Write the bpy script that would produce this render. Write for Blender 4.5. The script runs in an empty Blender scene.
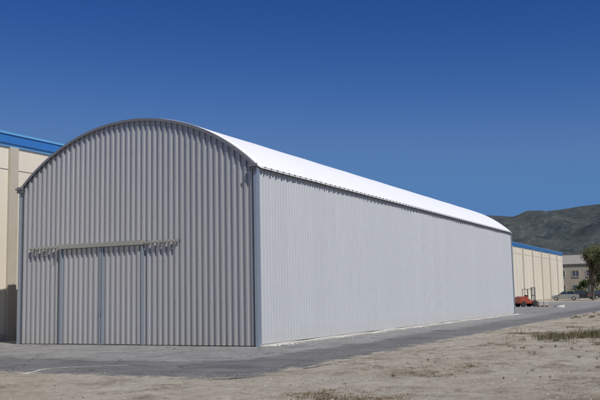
import bpy, bmesh, math, random
import numpy as np
from mathutils import Matrix, Vector, noise
random.seed(7); rng=np.random.default_rng(7)
D=bpy.data; col=bpy.context.scene.collection

# ---------------------------------------------------------------- helpers
def mk(name,verts,faces,mat=None,parent=None,smooth=False,loc=None,rotz=0):
    me=D.meshes.new(name); me.from_pydata([tuple(v) for v in verts],[],[tuple(f) for f in faces]); me.update()
    if mat: me.materials.append(mat)
    if smooth: me.polygons.foreach_set('use_smooth',[True]*len(me.polygons))
    o=D.objects.new(name,me); col.objects.link(o)
    if parent: o.parent=parent
    if loc is not None: o.location=loc
    o.rotation_euler[2]=rotz
    return o
def empty(name,loc=(0,0,0),rotz=0,sc=1.):
    e=D.objects.new(name,None); e.location=loc; e.rotation_euler[2]=rotz; e.scale=(sc,sc,sc); e.empty_display_size=.5; col.objects.link(e); return e
class MB:
    def __init__(s): s.v=[]; s.f=[]
    def box(s,x0,x1,y0,y1,z0,z1):
        n=len(s.v); s.v+=[(x0,y0,z0),(x1,y0,z0),(x1,y1,z0),(x0,y1,z0),(x0,y0,z1),(x1,y0,z1),(x1,y1,z1),(x0,y1,z1)]
        s.f+=[(n,n+3,n+2,n+1),(n+4,n+5,n+6,n+7),(n,n+1,n+5,n+4),(n+1,n+2,n+6,n+5),(n+2,n+3,n+7,n+6),(n+3,n,n+4,n+7)]
    def cyl(s,p0,p1,r0,r1,k=8,cap=True):
        p0=Vector(p0);p1=Vector(p1);d=(p1-p0).normalized(); a=d.orthogonal().normalized(); b=d.cross(a); n=len(s.v)
        for p,r in((p0,r0),(p1,r1)):
            for i in range(k):
                t=2*math.pi*i/k; s.v.append(tuple(p+a*r*math.cos(t)+b*r*math.sin(t)))
        for i in range(k):
            j=(i+1)%k; s.f.append((n+i,n+j,n+k+j,n+k+i))
        if cap: s.f.append(tuple(n+i for i in reversed(range(k)))); s.f.append(tuple(n+k+i for i in range(k)))
    def prism(s,prof,y0,y1,axis='y'):
        n=len(s.v); k=len(prof)
        for y in(y0,y1):
            for a,z in prof: s.v.append((a,y,z) if axis=='y' else (y,a,z))
        for i in range(k):
            j=(i+1)%k; s.f.append((n+i,n+j,n+k+j,n+k+i))
        s.f.append(tuple(n+i for i in reversed(range(k)))); s.f.append(tuple(n+k+i for i in range(k)))
    def make(s,name,mat,parent=None,**k):
        bev=k.pop('bevel',0)
        o=mk(name,s.v,s.f,mat,parent,**k)
        bm=bmesh.new(); bm.from_mesh(o.data); bmesh.ops.recalc_face_normals(bm,faces=bm.faces); bm.to_mesh(o.data); bm.free()
        if bev:
            m=o.modifiers.new('bevel','BEVEL'); m.width=bev; m.segments=2; m.limit_method='ANGLE'
        return o

class NT:
    def __init__(s,name,rough=.8,metal=0.,spec=.5):
        s.m=D.materials.new(name); s.m.use_nodes=True; s.t=s.m.node_tree; s.b=s.t.nodes['Principled BSDF']
        s.b.inputs['Roughness'].default_value=rough; s.b.inputs['Metallic'].default_value=metal
        s.b.inputs['Specular IOR Level'].default_value=spec
        s.geo=s.t.nodes.new('ShaderNodeNewGeometry')
    def n(s,typ,**kw):
        nd=s.t.nodes.new(typ)
        for k,v in kw.items():
            if k in nd.inputs.keys(): nd.inputs[k].default_value=v
            else: setattr(nd,k,v)
        return nd
    def l(s,a,b): s.t.links.new(a,b)
    def noise(s,scale,detail=4,rough=.55,vec=None,stretch=None):
        nd=s.n('ShaderNodeTexNoise',Scale=scale,Detail=detail,Roughness=rough)
        v=vec or s.geo.outputs['Position']
        if stretch:
            mp=s.n('ShaderNodeMapping'); mp.inputs['Scale'].default_value=stretch; s.l(v,mp.inputs['Vector']); v=mp.outputs[0]
        s.l(v,nd.inputs['Vector']); return nd.outputs['Fac']
    def ramp(s,fac,stops):
        r=s.n('ShaderNodeValToRGB'); e=r.color_ramp.elements
        while len(e)<len(stops): e.new(.5)
        for el,(p,c) in zip(e,stops):
            el.position=p; el.color=(c,c,c,1) if isinstance(c,(int,float)) else (*c,1)
        s.l(fac,r.inputs[0]); return r.outputs[0]
    def mix(s,fac,a,b,mode='MIX'):
        m=s.n('ShaderNodeMix',data_type='RGBA',blend_type=mode)
        for i,x in((0,fac),(6,a),(7,b)):
            if isinstance(x,(int,float)): m.inputs[i].default_value=x if i==0 else (x,x,x,1)
            elif isinstance(x,tuple): m.inputs[i].default_value=(*x,1)
            else: s.l(x,m.inputs[i])
        return m.outputs[2]
    def math(s,op,a,b=None):
        m=s.n('ShaderNodeMath',operation=op)
        for i,x in((0,a),(1,b)):
            if x is None: continue
            if isinstance(x,(int,float)): m.inputs[i].default_value=x
            else: s.l(x,m.inputs[i])
        return m.outputs[0]
    def color(s,c):
        if isinstance(c,tuple): s.b.inputs['Base Color'].default_value=(*c,1)
        else: s.l(c,s.b.inputs['Base Color'])
    def bump(s,h,strength=.5,dist=.02):
        b=s.n('ShaderNodeBump',Strength=strength,Distance=dist); s.l(h,b.inputs['Height']); s.l(b.outputs[0],s.b.inputs['Normal'])

def simple(name,c,rough=.7,metal=0.,var=.15,scale=3.,spec=.5):
    n=NT(name,rough,metal,spec); f=n.noise(scale,5)
    n.color(n.mix(f,tuple(x*(1-var) for x in c),tuple(min(1,x*(1+var)) for x in c))); return n.m

def cladding(name,axis,c,var=.05,metal=.35,rough=.42,bump=.2,streak=.22):
    n=NT(name,rough,metal)
    sep=n.n('ShaderNodeSeparateXYZ'); n.l(n.geo.outputs['Position'],sep.inputs[0])
    sheet=n.math('FLOOR',n.math('DIVIDE',sep.outputs[axis],1.0))
    wn=n.n('ShaderNodeTexWhiteNoise',noise_dimensions='1D'); n.l(sheet,wn.inputs['W'])
    base=n.mix(wn.outputs['Value'],tuple(x*(1-var) for x in c),tuple(x*(1+var) for x in c))
    st=n.noise(1.0,5,.6,stretch=(6,6,.35))
    base=n.mix(n.ramp(st,[(.4,0.),(.8,streak)]),base,tuple(x*.74 for x in c))
    low=n.math('MULTIPLY',n.ramp(sep.outputs[2],[(0.,1.),(.6,0.)]),n.noise(3,4))
    base=n.mix(n.math('MULTIPLY',low,.6),base,(.42,.38,.32))
    n.color(base)
    r=n.ramp(n.noise(2.5,4),[(.3,rough-.05),(.7,rough+.10)]); n.l(r,n.b.inputs['Roughness'])
    n.bump(n.noise(1.3,2),bump,.01)
    return n.m

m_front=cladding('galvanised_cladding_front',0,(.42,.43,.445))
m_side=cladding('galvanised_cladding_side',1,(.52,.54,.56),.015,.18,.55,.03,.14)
m_post=simple('galvanised_post',(.31,.36,.43),.45,.5,.12,8)
m_trim=simple('zinc_trim',(.17,.18,.20),.55,.3,.15,6)
m_rail=simple('rail_steel',(.33,.33,.30),.5,.3,.12,6)
m_dark=simple('dark_metal',(.07,.07,.075),.6,.3)
m_roof=simple('white_membrane',(.80,.81,.82),.45,0,.03,.6)
m_blue=simple('blue_fascia',(.03,.15,.42),.4,0,.08,2)
m_bluel=simple('light_blue_flashing',(.12,.33,.60),.4,0,.06,2)
n=NT('cream_precast',.85); st=n.noise(1.,5,.6,stretch=(1,.8,.25)); fine=n.noise(40,3)
n.color(n.mix(n.ramp(st,[(.3,0.),(.8,.6)]),(.66,.61,.50),(.54,.48,.385))); n.bump(fine,.2,.005); m_cream=n.m
m_pil=simple('pilaster_concrete',(.42,.38,.31),.85,0,.12,2)
m_joint=simple('joint_dark',(.12,.11,.10),.9)
m_conc=simple('footing_concrete',(.50,.48,.44),.9,0,.25,4)
m_glass=simple('window_glass',(.03,.04,.05),.08,0,.1,1)
m_tyre=simple('tyre_rubber',(.02,.02,.02),.85)

def dirtcol(n):
    a=n.noise(.35,6,.6); b=n.noise(2.2,6,.7); c=n.noise(9,6,.75); d=n.noise(60,3,.7); e=n.noise(.5,8,.72)
    base=n.mix(n.ramp(a,[(.35,0.),(.65,1.)]),(.42,.39,.325),(.345,.305,.24))
    brown=n.math('MULTIPLY',n.ramp(e,[(.50,0.),(.60,.85)]),n.ramp(b,[(.35,.25),(.6,1.)]))
    base=n.mix(brown,base,(.17,.135,.09))
    base=n.mix(n.ramp(b,[(.54,0.),(.66,.45)]),base,(.20,.165,.12))
    base=n.mix(n.ramp(b,[(.34,.5),(.46,.0)]),base,(.49,.46,.40))
    base=n.mix(n.ramp(c,[(.52,.0),(.66,.6)]),base,(.49,.46,.40))
    base=n.mix(n.ramp(c,[(.34,.6),(.45,.0)]),base,(.15,.125,.095))
    base=n.mix(n.ramp(d,[(.3,.5),(.48,0.)]),base,(.14,.125,.10))
    return base,c,d
n=NT('dirt_ground',.95,spec=.2)
base,c,d=dirtcol(n)
n.color(base); h=n.math('ADD',n.math('MULTIPLY',c,1.),n.math('MULTIPLY',d,.35)); n.bump(h,.9,.05); m_dirt=n.m

n=NT('asphalt_surface',.9,spec=.3)
sep=n.n('ShaderNodeSeparateXYZ'); n.l(n.geo.outputs['Position'],sep.inputs[0])
dx=n.math('SUBTRACT',sep.outputs[0],2.5); dy=n.math('SUBTRACT',n.math('MULTIPLY',sep.outputs[1],-1.),5.6)
dd=n.math('ADD',n.math('MAXIMUM',dx,dy),n.math('MULTIPLY',n.math('SUBTRACT',n.noise(.5,6,.6),.5),2.8))
mask=n.ramp(n.math('ADD',n.math('MULTIPLY',dd,.8),.5),[(.3,0.),(.65,1.)])
g=n.noise(35,5,.8); p=n.noise(.7,6,.65); q=n.noise(4,6,.72)
strk=n.noise(1.,6,.65,stretch=(.5,3.,1))
pale=n.mix(n.ramp(p,[(.3,0.),(.7,1.)]),(.185,.185,.182),(.31,.305,.295))
pale=n.mix(n.ramp(q,[(.48,0.),(.6,.65)]),pale,(.14,.138,.135))
dark=n.mix(n.ramp(p,[(.35,0.),(.65,1.)]),(.095,.098,.104),(.165,.165,.165))
dark=n.mix(n.ramp(strk,[(.50,0.),(.64,.6)]),dark,(.24,.235,.225))
dark=n.mix(n.ramp(q,[(.54,0.),(.62,.5)]),dark,(.07,.07,.073))
base=n.mix(mask,pale,dark)
vn=n.n('ShaderNodeTexVoronoi',feature='DISTANCE_TO_EDGE',Scale=.32)
wv=n.n('ShaderNodeVectorMath',operation='ADD'); nv=n.n('ShaderNodeTexNoise',Scale=1.5,Detail=5)
sc_=n.n('ShaderNodeVectorMath',operation='SCALE'); sc_.inputs[3].default_value=.9
n.l(n.geo.outputs['Position'],nv.inputs['Vector']); n.l(nv.outputs['Color'],sc_.inputs[0]); n.l(sc_.outputs[0],wv.inputs[0]); n.l(n.geo.outputs['Position'],wv.inputs[1]); n.l(wv.outputs[0],vn.inputs['Vector'])
base=n.mix(n.ramp(vn.outputs['Distance'],[(0.,.8),(.012,0.)]),base,(.04,.04,.04))
base=n.mix(n.ramp(g,[(.3,.5),(.5,0.)]),base,(.05,.05,.05)); base=n.mix(n.ramp(g,[(.55,0.),(.7,.45)]),base,(.42,.41,.38))
ex=n.math('SUBTRACT',sep.outputs[0],4.9); ey=n.math('SUBTRACT',n.math('MULTIPLY',sep.outputs[1],-1.),9.3)
ed=n.math('ADD',n.math('MAXIMUM',ex,ey),n.math('MULTIPLY',n.math('SUBTRACT',n.noise(1.6,7,.72),.5),2.2))
dm=n.ramp(n.math('ADD',ed,.75),[(.35,0.),(.62,1.)])
dc,_,_=dirtcol(n)
base=n.mix(dm,base,dc)
n.color(base); n.bump(g,.8,.02); m_asph=n.m

# ---------------------------------------------------------------- ground sheet
def graded(lo,hi,step,far):
    core=list(np.arange(lo,hi+1e-6,step)); out=core[:]; s=step; x=core[-1]
    while x<far: s*=1.35; x+=s; out.append(x)
    s=step; x=core[0]; pre=[]
    while x>-far: s*=1.35; x-=s; pre.append(x)
    return np.array(pre[::-1]+out)
xs=graded(-6,16,.12,7000); ys=graded(-16,34,.14,7000)
X,Y=np.meshgrid(xs,ys)
def edge_x(y): return 4.9+.25*noise.noise(Vector((0,y*.35,3)))+.12*noise.noise(Vector((0,y*1.7,9)))
def edge_y(x): return -9.3+.35*noise.noise(Vector((x*.35,0,5)))+.14*noise.noise(Vector((x*1.5,0,1)))
Z=np.zeros_like(X)
for i in range(len(ys)):
    for j in range(len(xs)):
        x,y=X[i,j],Y[i,j]
        d=max(x-4.9,-9.3-y)
        if d>-.6 and -30<x<40 and -40<y<70:
            h=.05*noise.noise(Vector((x*.5,y*.5,0)))+.035*noise.noise(Vector((x*1.9,y*1.9,4)))+.022*noise.noise(Vector((x*5,y*5,8)))
            w=min(1,max(0,(d+.45)/.5)); w2=min(1,max(0,d/1.2))
            Z[i,j]=-.02*(1-w)+w*(.002+.35*h*(1-w2)+w2*(h+.012))
        else: Z[i,j]=-.02
nx=len(xs); V=np.stack([X.ravel(),Y.ravel(),Z.ravel()],1)
F=[(i*nx+j,i*nx+j+1,(i+1)*nx+j+1,(i+1)*nx+j) for i in range(len(ys)-1) for j in range(nx-1)]
mk('ground',V,F,m_dirt,smooth=True)
outer=[]
for x in np.arange(-60,3.6,.3): outer.append((x,edge_y(x)))
cx,cy,R=3.5,-7.9,1.4
for k in range(9):
    t=-math.pi/2+math.pi/2*k/8; outer.append((cx+R*math.cos(t),cy+R*math.sin(t)+.0))
for y in np.arange(-7.5,75,.3): outer.append((edge_x(y),y))
outer+=[(3,90),(-3,100),(-12,102),(-60,102)]
bm=bmesh.new(); vs=[bm.verts.new((x,y,.004)) for x,y in outer]; bm.faces.new(vs); bmesh.ops.triangulate(bm,faces=bm.faces)
me=D.meshes.new('asphalt_road'); bm.to_mesh(me); bm.free(); me.materials.append(m_asph); col.objects.link(D.objects.new('asphalt_road',me))
def ribbon(name,pts,w,mat,z):
    V=[];F=[]
    P=[]
    for i in range(len(pts)-1):
        for k in range(10): 
            t=k/10; P.append((pts[i][0]*(1-t)+pts[i+1][0]*t,pts[i][1]*(1-t)+pts[i+1][1]*t))
    for _ in range(6): P=[P[0]]+[((P[i-1][0]+P[i+1][0])/2,(P[i-1][1]+P[i+1][1])/2) for i in range(1,len(P)-1)]+[P[-1]]
    for i,(x,y) in enumerate(P):
        a=P[max(0,i-1)];b=P[min(len(P)-1,i+1)]; d=Vector((b[0]-a[0],b[1]-a[1])).normalized(); ww=w*(.5+1.2*abs(noise.noise(Vector((x*5,y*5,0)))))
        V+=[(x-d.y*ww,y+d.x*ww,z),(x+d.y*ww,y-d.x*ww,z)]
        if i: F.append((2*i-2,2*i-1,2*i+1,2*i))
    mk(name,V,F,mat)
m_cem=simple('cement_residue',(.48,.475,.46),.9,0,.3,9)
ribbon('cement_line',[(-.3,-9.6),(-.6,-8.9),(-.9,-8.3),(-.7,-7.8),(-.1,-7.3),(.5,-6.9)],.055,m_cem,.012)
ribbon('cement_line',[(-4.5,-3.2),(-2.5,-3.0),(-1.,-3.4),(1.5,-2.6)],.03,m_cem,.012)

# ---------------------------------------------------------------- hangar
W,L,H,RISE=10.,35.7,5.7,2.02
R=((W/2)**2+RISE**2)/(2*RISE); ZC=H+RISE-R
def arch(x): return ZC+math.sqrt(max(0,R*R-(x+W/2)**2))
hang=empty('arched_metal_hangar')
def profile(a0,a1,pitch,depth):
    pts=[];a=a0
    while a<a1-1e-4:
        for u,dp in((0,0),(.52,0),(.60,1),(.88,1),(.96,0)):
            t=a+u*pitch
            if t<a1: pts.append((t,dp*depth))
        a+=pitch
    pts.append((a1,0)); return pts
def corr(name,axis,a0,a1,off,sgn,z0,ztop,mat,pitch,depth,parent=hang):
    V=[];F=[]
    for i,(a,d) in enumerate(profile(a0,a1,pitch,depth)):
        zt=ztop(a) if callable(ztop) else ztop
        q=off+sgn*d
        for z in(z0,zt): V.append((a,q,z) if axis=='x' else (q,a,z))
        if i: F.append((2*i-2,2*i,2*i+1,2*i-1) if axis=='x' else (2*i-2,2*i-1,2*i+1,2*i))
    return mk(name,V,F,mat,parent)
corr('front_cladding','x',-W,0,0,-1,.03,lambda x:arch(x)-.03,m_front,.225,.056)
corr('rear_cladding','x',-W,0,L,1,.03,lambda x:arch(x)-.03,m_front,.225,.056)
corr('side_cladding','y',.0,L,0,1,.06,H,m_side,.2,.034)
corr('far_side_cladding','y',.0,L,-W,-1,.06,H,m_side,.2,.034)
def archtrim(name,y0,y1,r0,r1,mat,n=60):
    V=[];F=[]
    half=math.asin((W/2+.06)/R)
    for i in range(n+1):
        t=-half+2*half*i/n
        for y in(y0,y1):
            for r in(r0,r1): V.append((-W/2+(R+r)*math.sin(t),y,ZC+(R+r)*math.cos(t)))
        if i:
            a=4*(i-1);b=4*i
            F+=[(a,a+1,b+1,b),(a+2,b+2,b+3,a+3),(a+1,a+3,b+3,b+1),(a,b,b+2,a+2)]
    F+=[(0,2,3,1),(4*n,4*n+1,4*n+3,4*n+2)]
    return mk(name,V,F,mat,hang)
archtrim('front_arch_channel',-.12,-.085,-.055,.035,m_trim)
archtrim('front_arch_flange',-.085,.02,-.005,.035,m_trim)
archtrim('rear_arch_channel',L+.085,L+.12,-.055,.035,m_trim)
V=[];F=[]; half=math.asin((W/2+.14)/(R+.05)); NA=48; yl=np.arange(.02,L+.1,.42)
for i,y in enumerate(yl):
    ph=(y%4.2)/4.2
    sag=.012*math.sin(math.pi*ph)
    for k in range(NA+1):
        t=-half+2*half*k/NA; ed=abs(2*k/NA-1)
        rr=R+.055-sag*(.4+.6*(1-ed))
        V.append((-W/2+rr*math.sin(t),y,ZC+rr*math.cos(t)))
    if i:
        for k in range(NA):
            a=(i-1)*(NA+1)+k; F.append((a,a+1,a+NA+2,a+NA+1))
roof=mk('membrane_roof',V,F,m_roof,hang,smooth=True)
s=roof.modifiers.new('t','SOLIDIFY'); s.thickness=.012
b=MB(); b.box(.036,.10,.11,L-.05,H-.075,H-.01); b.box(-W-.10,-W-.036,.11,L-.05,H-.075,H-.01); b.make('eave_rail',m_trim,hang)
b=MB()
y=.35
while y<L-.2:
    b.box(.102,.118,y,y+.09,H-.15,H-.0); b.box(-W-.118,-W-.102,y,y+.09,H-.15,H); y+=.42
b.make('tension_tabs',m_dark,hang)
b=MB()
for x0,x1 in((-.05,.06),(-W-.06,-W+.05)):
    for y0,y1 in((-.12,-.06),(L+.06,L+.12)): b.box(x0,x1,y0,y1,0,H-.02)
for x0,x1 in((.036,.07),(-W-.07,-W-.036)):
    b.box(x0,x1,-.058,.08,0,H-.08)
b.make('corner_posts',m_post,hang,bevel=.006)
b=MB()
for x0,x1 in((-.16,.12),(-W-.12,-W+.16)):
    b.box(x0,x1,-.18,-.125,H-.17,H+.06); b.box(x0-.03,x1+.03,-.24,-.182,H-.05,H+.0)
b.make('eave_brackets',m_trim,hang,bevel=.006)
b=MB()
y=0
while y<L:
    w=.13+.05*noise.noise(Vector((y*.5,0,0))); h=.05+.03*noise.noise(Vector((y*.5,4,0)))
    b.box(.04,.04+w,y,min(L,y+.35),-.02,h); y+=.352
b.make('side_footing',m_conc,hang,bevel=.012)
def lumps(name,N,gen,mat,parent=None,flat=.6):
    V=[];F=[]
    oc=[(1,0,0),(-1,0,0),(0,1,0),(0,-1,0),(0,0,1),(0,0,-1)]; of=[(0,2,4),(2,1,4),(1,3,4),(3,0,4),(2,0,5),(1,2,5),(3,1,5),(0,3,5)]
    for _ in range(N):
        x,y,z,s=gen(); n0=len(V); r=random.random()*6.28; c,sn=math.cos(r),math.sin(r)
        for p in oc:
            q=[p[i]*s*random.uniform(.6,1.2) for i in range(3)]; V.append((x+q[0]*c-q[1]*sn,y+q[0]*sn+q[1]*c,z+q[2]*flat))
        F+=[tuple(n0+i for i in f) for f in of]
    return mk(name,V,F,mat,parent)
def g1():
    y=random.uniform(0,L); return (.2+abs(random.gauss(0,.2)),y,.012,random.uniform(.008,.04)*(1.6 if noise.noise(Vector((y*.6,0,0)))>.1 else .7))
lumps('cement_rubble',1400,g1,m_conc)
dz0,dz1=.05,3.36
door=[(-8.0,-6.16),(-6.13,-4.37)]
for i,(a,c) in enumerate(door):
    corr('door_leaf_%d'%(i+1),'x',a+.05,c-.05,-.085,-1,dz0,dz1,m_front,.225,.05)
    b=MB()
    for x0,x1 in((a,a+.055),(c-.055,c)): b.box(x0,x1,-.145,-.06,dz0-.02,dz1)
    b.box(a+.055,c-.055,-.083,-.062,dz0-.02,dz0+.06)
    b.make('door_frame_%d'%(i+1),m_post,hang,bevel=.004)
b=MB(); b.box(-8.06,-4.36,-.22,-.06,3.37,3.53); b.make('door_rail_hood',m_rail,hang,bevel=.008)
b=MB(); b.box(-9.45,-8.065,-.17,-.11,3.41,3.47); b.box(-4.355,-2.93,-.17,-.11,3.41,3.47)
b.make('door_rail',m_rail,hang,bevel=.006)
b=MB()
for a,c in((-9.43,-8.1),(-4.3,-2.95)):
    x=a
    while x<c: b.box(x-.016,x+.016,-.175,-.05,3.385,3.50); x+=.165
b.make('rail_brackets',m_rail,hang)
b=MB(); b.box(-9.5,-2.95,-.22,-.16,.004,.02); b.make('floor_guide',m_rail,hang)
b=MB(); b.box(-6.20,-6.18,-.165,-.147,1.05,1.2); b.box(-6.11,-6.09,-.165,-.147,1.05,1.2); b.make('door_handles',m_post,hang)
b=MB()
for z in(1.4,2.8,4.3,5.6,6.6):
    x=-W+.74*.225
    while x<-.1:
        if z<arch(x)-.15 and not(-8.2<x<-4.3 and z<3.6): b.box(x-.010,x+.010,-.062,-.057,z-.010,z+.010)
        x+=.45
b.make('cladding_screws',m_trim,hang)

# ---------------------------------------------------------------- precast warehouse
wh=empty('cream_warehouse')
XW=-12.7; HW=8.4; Y0,Y1=-34.,134.
b=MB(); b.box(XW-45,XW,Y0,Y1,-.2,HW-.55); b.make('walls',m_cream,wh)
b=MB(); b.box(XW-45.2,XW+.12,Y0-.1,Y1+.1,HW-.42,HW-.06); b.make('fascia',m_blue,wh)
b=MB(); b.box(XW-45.2,XW+.16,Y0-.14,Y1+.14,HW-.058,HW+.03); b.box(XW-45.2,XW+.06,Y0-.06,Y1+.06,HW-.548,HW-.422); b.make('flashing',m_bluel,wh)
b=MB(); y=1.85-7.*5
while y<Y1: 
    b.box(XW+.002,XW+.13,y,y+.45,-.1,HW-.56); y+=7.
b.make('pilasters',m_pil,wh,bevel=.01)
b=MB(); y=1.85-7.*5
while y<Y1-7:
    for k in (1,2): b.box(XW+.001,XW+.004,y+.5+k*6.5/3-.012,y+.5+k*6.5/3+.012,0,HW-.56)
    y+=7.
b.box(XW+.001,XW+.005,Y0,Y1,6.9,6.93)
b.make('panel_joints',m_joint,wh)
b=MB(); b.box(XW+.001,XW+.03,Y0,Y1,0,.28); b.make('plinth',m_pil,wh)

# ---------------------------------------------------------------- far building
fb=empty('beige_office_block')
m_beige=simple('beige_render',(.37,.325,.25),.9,0,.12,.3); m_par=simple('pale_parapet',(.55,.52,.46),.8,0,.08,.3)
m_fglass=simple('far_window_glass',(.09,.10,.11),.2,0,.3,.4)
bx0,bx1,by0,by1=-44.,10.,176.,192.
b=MB(); b.box(bx0,bx1,by0,by1,0,7.6); b.make('walls',m_beige,fb)
b=MB(); b.box(bx0-.3,bx1+.3,by0-.3,by1+.3,7.6,9.6); b.make('parapet',m_par,fb)
b=MB();fr=MB()
for z in(1.4,4.7):
    x=bx0+1.6
    while x<bx1-2.5:
        b.box(x,x+1.5,by0-.02,by0+.02,z,z+1.35)
        fr.box(x-.10,x,by0-.10,by0-.002,z-.1,z+1.42); fr.box(x+1.5,x+1.6,by0-.10,by0-.002,z-.1,z+1.42); fr.box(x,x+1.5,by0-.14,by0-.003,z-.12,z-.002); fr.box(x+.72,x+.78,by0-.06,by0-.022,z,z+1.35)
        x+=3.1
b.make('windows',m_fglass,fb); fr.make('window_frames',m_par,fb)

# ---------------------------------------------------------------- hills
n=NT('hill_scrub_haze_tint',1.,spec=.0)
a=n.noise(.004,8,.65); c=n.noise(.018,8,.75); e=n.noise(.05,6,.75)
base=n.mix(n.ramp(c,[(.4,0.),(.6,1.)]),(.034,.046,.054),(.066,.077,.076))  # scrub tones with distance haze painted in as a blue-grey cast
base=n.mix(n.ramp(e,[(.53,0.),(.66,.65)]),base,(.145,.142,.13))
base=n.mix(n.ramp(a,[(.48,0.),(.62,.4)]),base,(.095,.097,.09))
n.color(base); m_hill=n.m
key=[(-180,.03),(-90,.035),(-50,.05),(-30,.065),(-20,.088),(-16,.0915),(-14.4,.0925),(-12.4,.0895),(-11,.0925),(-9.6,.095),(-7.2,.0985),(-3,.102),(4,.11),(14,.095),(30,.06),(60,.04),(180,.03)]
ka=[k[0] for k in key]; kh=[k[1] for k in key]
az=np.concatenate([np.arange(-180,-30,1.5),np.arange(-30,30,.12),np.arange(30,180.1,1.5)])
rr=np.concatenate([np.linspace(1300,3600,60),np.linspace(3700,5200,10)])
V=[];F=[]
C0=(13.,-22.8)
for i,r in enumerate(rr):
    for j,A in enumerate(az):
        e=np.interp(A,ka,kh)
        t=(r-1300)/2300
        prof=(min(1,t)**1.25) if t<=1 else 1-(t-1)*.9
        x=C0[0]+r*math.sin(math.radians(A)); y=C0[1]+r*math.cos(math.radians(A))
        Hh=3550*e
        nn=noise.fractal(Vector((x*.0022,y*.0022,0)),1.,2.,5)
        rid=1-abs(noise.noise(Vector((x*.0035,y*.0035,7))))*2
        z=Hh*prof+ (nn*60+rid*36-30)*min(1,t*3)*(1-.88*max(0,1-abs(t-1)*4)) 
        V.append((x,y,max(z,-2) if t>.02 else -2))
    if i:
        k=len(az)
        for j in range(k-1):
            p=(i-1)*k+j; F.append((p,p+1,p+k+1,p+k))
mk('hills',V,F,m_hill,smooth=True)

# ---------------------------------------------------------------- trees
m_bark=simple('bark',(.12,.095,.075),.95,0,.3,6)
def leafmat(name,c1,c2):
    n=NT(name,.8,spec=.2); oi=n.noise(.9,3); n.color(n.mix(n.ramp(oi,[(.35,0.),(.65,1.)]),c1,c2)); return n.m
m_leafb=leafmat('olive_leaves',(.055,.065,.03),(.11,.11,.055))
m_leafg=leafmat('green_leaves',(.035,.055,.02),(.08,.10,.035))
def tree(name,loc,h,leaf,nleaf,ls,spread=.5,seed=1):
    rd=random.Random(seed); e=empty(name,loc); b=MB(); tips=[]
    def br(p,d,l,r,lev):
        q=p+d*l; b.cyl(p,q,r,r*.7,6 if lev<2 else 4,False)
        if lev>=2: tips.append((p,q))
        if lev==5: return
        for k in range(rd.choice((2,3)) if lev else 4):
            nd=(d+Vector((rd.uniform(-1,1),rd.uniform(-1,1),rd.uniform(-.1,.9)))*spread*1.2).normalized()
            br(q if k<2 else p+d*l*rd.uniform(.5,.95),nd,l*rd.uniform(.62,.85),r*.62,lev+1)
    br(Vector((0,0,-.1)),Vector((rd.uniform(-.08,.08),rd.uniform(-.08,.08),1)).normalized(),h*.22,h*.018,0)
    b.make('trunk_and_limbs',m_bark,e)
    V=[];F=[]
    for _ in range(nleaf):
        p,q=rd.choice(tips); c=p.lerp(q,rd.random())+Vector((rd.gauss(0,1),rd.gauss(0,1),rd.gauss(0,1)))*h*.024
        u=Vector((rd.gauss(0,1),rd.gauss(0,1),rd.gauss(0,1))).normalized()*ls*rd.uniform(.5,1.2); w=u.orthogonal().normalized()*ls*.6
        k=len(V); V+=[c-u,c+w,c+u,c-w]; F.append((k,k+1,k+2,k+3))
    mk('foliage',V,F,leaf,e)
tree('budding_tree',(-5.6,118,0),13.2,m_leafb,9000,.12,.55,3)
tree('budding_tree',(-2.6,112,0),13.,m_leafb,9000,.12,.55,5)
tree('budding_tree',(-8.2,150,0),11.,m_leafb,6000,.13,.55,21)
tree('budding_tree',(-11.0,165,0),8.,m_leafb,4500,.12,.5,9)
tree('broadleaf_tree',(-3.,165,0),9.,m_leafg,4500,.16,.6,11)
tree('broadleaf_tree',(-22.,170,0),6.,m_leafg,3500,.15,.6,13)
tree('broadleaf_tree',(-14.5,171,0),5.5,m_leafg,3500,.13,.6,17)
# bushes along the car park
def bush(loc,r,h,seed):
    rd=random.Random(seed); V=[];F=[]
    for _ in range(1400):
        a=rd.random()*6.28; q=math.sqrt(rd.random()); z=rd.random()**.8
        x=math.cos(a)*q*r; y=math.sin(a)*q*r*.6; k=noise.noise(Vector((x*1.3+seed,y*1.3,z*2)))
        zz=z*h*(1-.55*q*q)*(.85+.7*k)
        c=Vector((x,y,max(.02,zz))); u=Vector((rd.gauss(0,1),rd.gauss(0,1),rd.gauss(0,1))).normalized()*rd.uniform(.06,.14); w=u.orthogonal().normalized()*.08
        i=len(V); V+=[c-u,c+w,c+u,c-w]; F.append((i,i+1,i+2,i+3))
    mk('bush',V,F,m_leafg if seed%2 else m_leafb,loc=loc)
for i,(x,y,r,h) in enumerate(((-13.6,158,2.2,1.8),(-10.4,157,2.6,2.3),(-18,160,2.4,1.7),(-6.6,158,2.4,2.1),(-4.0,140,2.,1.8),(-8.2,170,3.,2.6),(-16,170,3,2.2),(-1,150,2.6,2.))): bush((x,y,0),r,h,i+1)
V=[];F=[]
for _ in range(26000):
    A=math.radians(random.uniform(-30,25)); r=random.uniform(215,300)
    cx_=C0[0]+r*math.sin(A); cy_=C0[1]+r*math.cos(A); hh=3+4*abs(noise.noise(Vector((cx_*.06,cy_*.06,0))))*2
    c=Vector((cx_,cy_,random.uniform(0,hh)))
    u=Vector((random.gauss(0,1),random.gauss(0,1),random.gauss(0,1))).normalized()*.6; w=u.orthogonal().normalized()*.5
    k=len(V); V+=[c-u,c+w,c+u,c-w]; F.append((k,k+1,k+2,k+3))
mk('distant_tree_mass',V,F,m_leafg)

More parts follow.
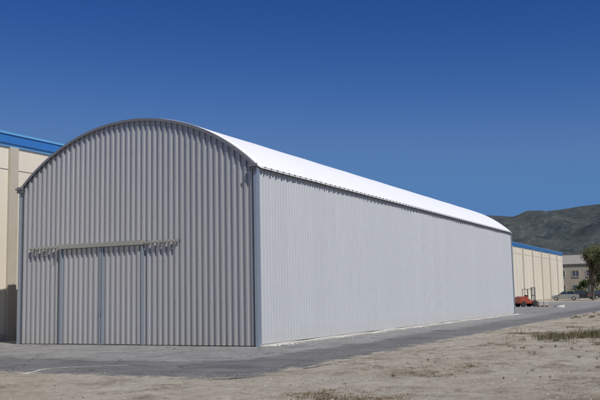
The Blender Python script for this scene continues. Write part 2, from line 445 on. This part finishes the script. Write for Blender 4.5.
# ---------------------------------------------------------------- vehicles
def paint(name,c):
    n=NT(name,.3,.2); n.color(c); n.b.inputs['Coat Weight'].default_value=.6; return n.m
m_hub=simple('hub_alloy',(.45,.45,.46),.4,.6); m_lens=simple('lamp_lens',(.75,.75,.75),.15); m_tail=simple('tail_red',(.4,.01,.01),.2)
def car(name,loc,rz,pm,van=False):
    e=empty(name,loc,rz); b=MB()
    hw=.86
    prof=[(-2.15,.32),(-2.18,.75),(-2.05,.92),(-1.45,.97),(1.0,.95),(1.75,.84),(2.1,.68),(2.15,.35),(1.75,.22),(-1.8,.22)]
    b.prism(prof,-hw,hw); b.make('body',pm,e,bevel=.07)
    k=[(-1.95 if van else -1.6,.95,.80),(1.0,.94,.80),(.25,1.42,.62),(-1.25 if not van else -1.7,1.44,.62)]
    V=[];
    for s in(-1,1):
        for x,z,w in k: V.append((x,s*w,z))
    F=[(0,1,2,3),(7,6,5,4),(0,4,5,1),(1,5,6,2),(2,6,7,3),(3,7,4,0)]
    mk('windows',V,F,m_glass,e)
    b=MB(); xr=k[3][0]; b.box(xr-.04,.30,-.64,.64,1.425,1.475); b.make('roof',pm,e,bevel=.02)
    b=MB()
    for s in(-1,1):
        for (xa,za,xb,zb) in((1.0,.94,.25,1.44),(k[0][0],.95,xr,1.45),(-.35,.95,-.35,1.44)):
            b.cyl((xa,s*.80,za),(xb,s*.63,zb),.035,.035,5)
        b.box(.75,.95,s*.86 if s>0 else -1.0,1.0 if s>0 else -.86,.92,1.03)
    b.make('pillars_and_mirrors',pm,e)
    b=MB();h=MB()
    for x in(-1.35,1.35):
        for s in(-1,1):
            b.cyl((x,s*.68,.31),(x,s*.885,.31),.31,.31,18); h.cyl((x,s*.886,.31),(x,s*.90,.31),.19,.19,12)
    b.make('tyres',m_tyre,e); h.make('hubcaps',m_hub,e)
    b=MB(); b.box(2.06,2.14,.5,.8,.55,.68); b.box(2.06,2.14,-.8,-.5,.55,.68); b.make('headlights',m_lens,e)
    b=MB(); b.box(-2.19,-2.12,.55,.82,.65,.85); b.box(-2.19,-2.12,-.82,-.55,.65,.85); b.make('tail_lights',m_tail,e)
p_sil=paint('silver_paint',(.30,.30,.28)); p_blk=paint('black_paint',(.02,.022,.028)); p_wh=paint('white_paint',(.7,.7,.7)); p_gr=paint('grey_paint',(.12,.14,.16))
yw=.4657
car('parked_car',(-9.8,117,0),yw-.35+math.pi,p_sil)
car('parked_car',(-9.8,136,0),yw-.3,p_blk)
car('parked_car',(-5.9,130,0),yw+.2,p_blk,True)
car('parked_car',(-15.0,150,0),yw-.3,p_gr,True)
car('parked_car',(-7.6,144,0),yw-.3,p_wh)
car('parked_car',(-12.2,146,0),yw+.9,p_wh,True)
m_red=paint('red_machine_paint',(.34,.06,.03)); e=empty('red_forklift',(-4.9,63.5,0),yw-.1+.5,.85)
b=MB(); b.prism([(-1.3,.45),(-1.3,1.15),(-.9,1.25),(-.1,1.2),(.0,.75),(.95,.75),(1.0,.4),(-1.2,.35)],-.55,.55); b.make('chassis',m_red,e,bevel=.05)
b=MB()
for x,y in((-.15,-.5),(-.15,.5),(.7,-.5),(.7,.5)): b.cyl((x,y,.75),(x*.9,y*.9,2.05),.035,.035,6)
b.box(-.2,.72,-.5,.5,2.05,2.11); b.make('overhead_guard',m_dark,e)
b=MB()
for y in(-.32,.32): b.box(1.02,1.12,y-.05,y+.05,.1,2.3)
for z in(.4,1.3,2.2): b.box(1.03,1.10,-.27,.27,z,z+.09)
b.make('mast',m_trim,e)
b=MB()
for y in(-.3,.3): b.box(1.14,2.2,y-.06,y+.06,.12,.16); b.box(1.13,1.18,y-.06,y+.06,.16,.7)
b.make('forks',m_dark,e)
b=MB()
for x,r in((-.85,.33),(.8,.38)):
    for s in(-1,1): b.cyl((x,s*.42,r),(x,s*.66,r),r,r,16)
b.make('wheels',m_tyre,e)
b=MB(); b.box(.0,.45,-.25,.25,.78,.92); b.box(-.1,.02,-.25,.25,.9,1.4); b.make('seat',m_dark,e,bevel=.03)
e=empty('pallet_of_sacks',(-3.1,62.5,0),.5,.85); b=MB()
for x in(-.5,0,.5): b.box(x-.05,x+.05,-.4,.4,0,.1)
for y in(-.35,-.12,.12,.35): b.box(-.6,.6,y-.05,y+.05,.1,.13)
b.make('pallet',simple('pallet_wood',(.25,.17,.09)),e)
b=MB()
for l in range(3):
    for k in range(2): b.box(-.58+k*.6,-.02+k*.58,-.38,.38,.14+l*.17,.295+l*.17)
b.make('sacks',simple('pale_sacks',(.42,.40,.36)),e,bevel=.06)
e=empty('concrete_manhole',(-.9,59,0),.3); b=MB(); b.cyl((0,0,-.05),(0,0,.22),.5,.45,20); b.make('ring',m_conc,e,bevel=.03)
b=MB(); b.cyl((0,0,.222),(0,0,.26),.34,.34,20); b.make('cover',m_dark,e)

# ---------------------------------------------------------------- pebbles & weeds
def onDirt(x,y): return max(x-4.9,-9.3-y)>0
def g2():
    while True:
        x=random.uniform(-3,16); y=random.uniform(-16,25)
        if onDirt(x,y) and noise.noise(Vector((x*.5,y*.5,2)))>random.uniform(-.5,.5): break
    return (x,y,.012,random.choice((.007,.010,.010,.014,.026))*random.uniform(.7,1.3))
lumps('gravel_stones',11000,g2,simple('stone',(.35,.325,.28),.95,0,.45,9))
def g3():
    if random.random()<.5: x=random.uniform(4.0,5.1)-abs(random.gauss(0,.4)); y=random.uniform(-9,35)
    else: x=random.uniform(-8,5); y=-9.3+abs(random.gauss(0,.6))
    return (x,y,.006,random.uniform(.004,.014))
lumps('asphalt_edge_gravel',6000,g3,simple('stone_grey',(.29,.275,.245),.95,0,.35,9))
def weeds(name,N,gen,mat,hb,wb):
    V=[];F=[]
    for _ in range(N):
        x,y,s=gen()
        for k in range(random.randint(8,18)):
            a=random.random()*6.28; ln=s*random.uniform(.4,1.15); t=random.uniform(.2,1.1)
            bx=x+random.gauss(0,.07)*s/hb; by=y+random.gauss(0,.07)*s/hb
            dx_,dy_=math.cos(a),math.sin(a); px,py=-dy_*wb,dx_*wb
            m=(bx+dx_*ln*t*.4,by+dy_*ln*t*.4,ln*.65); tp=(bx+dx_*ln*t,by+dy_*ln*t,ln*random.uniform(.7,1))
            i=len(V); V+=[(bx-px,by-py,-.02),(bx+px,by+py,-.02),(m[0]+px*.7,m[1]+py*.7,m[2]),(m[0]-px*.7,m[1]-py*.7,m[2]),tp]
            F+=[(i,i+1,i+2,i+3),(i+3,i+2,i+4)]
    return mk(name,V,F,mat)
m_dry=leafmat('dry_grass_blades',(.21,.16,.09),(.12,.09,.05)); m_grn=leafmat('weed_olive',(.08,.075,.035),(.17,.14,.08))
def w1():
    while True:
        x=random.uniform(5.6,15); y=random.uniform(-13,24)
        if noise.noise(Vector((x*.45,y*.3,12)))+.4*noise.noise(Vector((x*2,y*2,3)))>random.uniform(.05,.45): return x,y,random.uniform(.012,.05)
weeds('dry_grass',5000,w1,m_dry,.05,.003)
def w2():
    u=random.random()
    if u<.6: return random.gauss(8.6,.7),random.gauss(6.0,1.3),random.uniform(.08,.32)
    if u<.88: return random.gauss(9.3,1.2),random.gauss(9,4),random.uniform(.05,.22)
    return random.uniform(6.5,12),random.uniform(-8,4),random.uniform(.03,.10)
weeds('weeds',480,w2,m_grn,.22,.005)
def w3(): return random.uniform(5.2,9),random.uniform(25,70),random.uniform(.05,.2)
weeds('roadside_grass',400,w3,m_dry,.2,.010)

# ---------------------------------------------------------------- light
el=math.radians(51); saz=math.atan2(.88,-.475)
S=Vector((math.sin(saz)*math.cos(el),math.cos(saz)*math.cos(el),math.sin(el)))
ld=D.lights.new('sun','SUN'); ld.energy=4.4; ld.angle=math.radians(.5); ld.color=(1,.955,.89)
lo=D.objects.new('sun',ld); lo.rotation_euler=S.to_track_quat('Z','Y').to_euler(); lo.location=(0,0,30); col.objects.link(lo)
w=D.worlds.new('World'); bpy.context.scene.world=w; w.use_nodes=True; t=w.node_tree
sky=t.nodes.new('ShaderNodeTexSky'); sky.sky_type='NISHITA'; sky.sun_disc=False; sky.sun_elevation=el; sky.sun_rotation=saz
sky.air_density=1.0; sky.dust_density=.3; sky.ozone_density=3.0; sky.altitude=300
sp=t.nodes.new('ShaderNodeSeparateColor'); cb=t.nodes.new('ShaderNodeCombineColor'); t.links.new(sky.outputs[0],sp.inputs[0])
for i,(k,g,cap) in enumerate(((.10,2.6,1.0),(.21,1.7,2.3),(.50,1.3,5.0))):
    pw=t.nodes.new('ShaderNodeMath'); pw.operation='POWER'; pw.inputs[1].default_value=g
    ml=t.nodes.new('ShaderNodeMath'); ml.operation='MULTIPLY'; ml.inputs[1].default_value=k
    mn=t.nodes.new('ShaderNodeMath'); mn.operation='SMOOTH_MIN'; mn.inputs[1].default_value=cap; mn.inputs[2].default_value=cap*.5
    t.links.new(sp.outputs[i],pw.inputs[0]); t.links.new(pw.outputs[0],ml.inputs[0]); t.links.new(ml.outputs[0],mn.inputs[0]); t.links.new(mn.outputs[0],cb.inputs[i])
t.links.new(cb.outputs[0],t.nodes['Background'].inputs[0]); t.nodes['Background'].inputs[1].default_value=.09

# ---------------------------------------------------------------- camera
yaw,pitch,roll=.4657,.1148,-.0199
f=Vector((-math.sin(yaw)*math.cos(pitch),math.cos(yaw)*math.cos(pitch),math.sin(pitch))); r=Vector((math.cos(yaw),math.sin(yaw),0)); u=r.cross(f)
r2=r*math.cos(roll)+u*math.sin(roll); u2=-r*math.sin(roll)+u*math.cos(roll)
cam=D.cameras.new('camera'); co=D.objects.new('camera',cam); col.objects.link(co)
M=Matrix((r2,u2,-f)).transposed().to_4x4(); M.translation=Vector((13.007,-22.823,1.547)); co.matrix_world=M
cam.sensor_width=36; cam.lens=832.48/600*36; cam.clip_end=20000; cam.clip_start=.1
sc=bpy.context.scene; sc.camera=co
sc.view_settings.view_transform='Standard'; sc.view_settings.look='None'; sc.view_settings.exposure=0
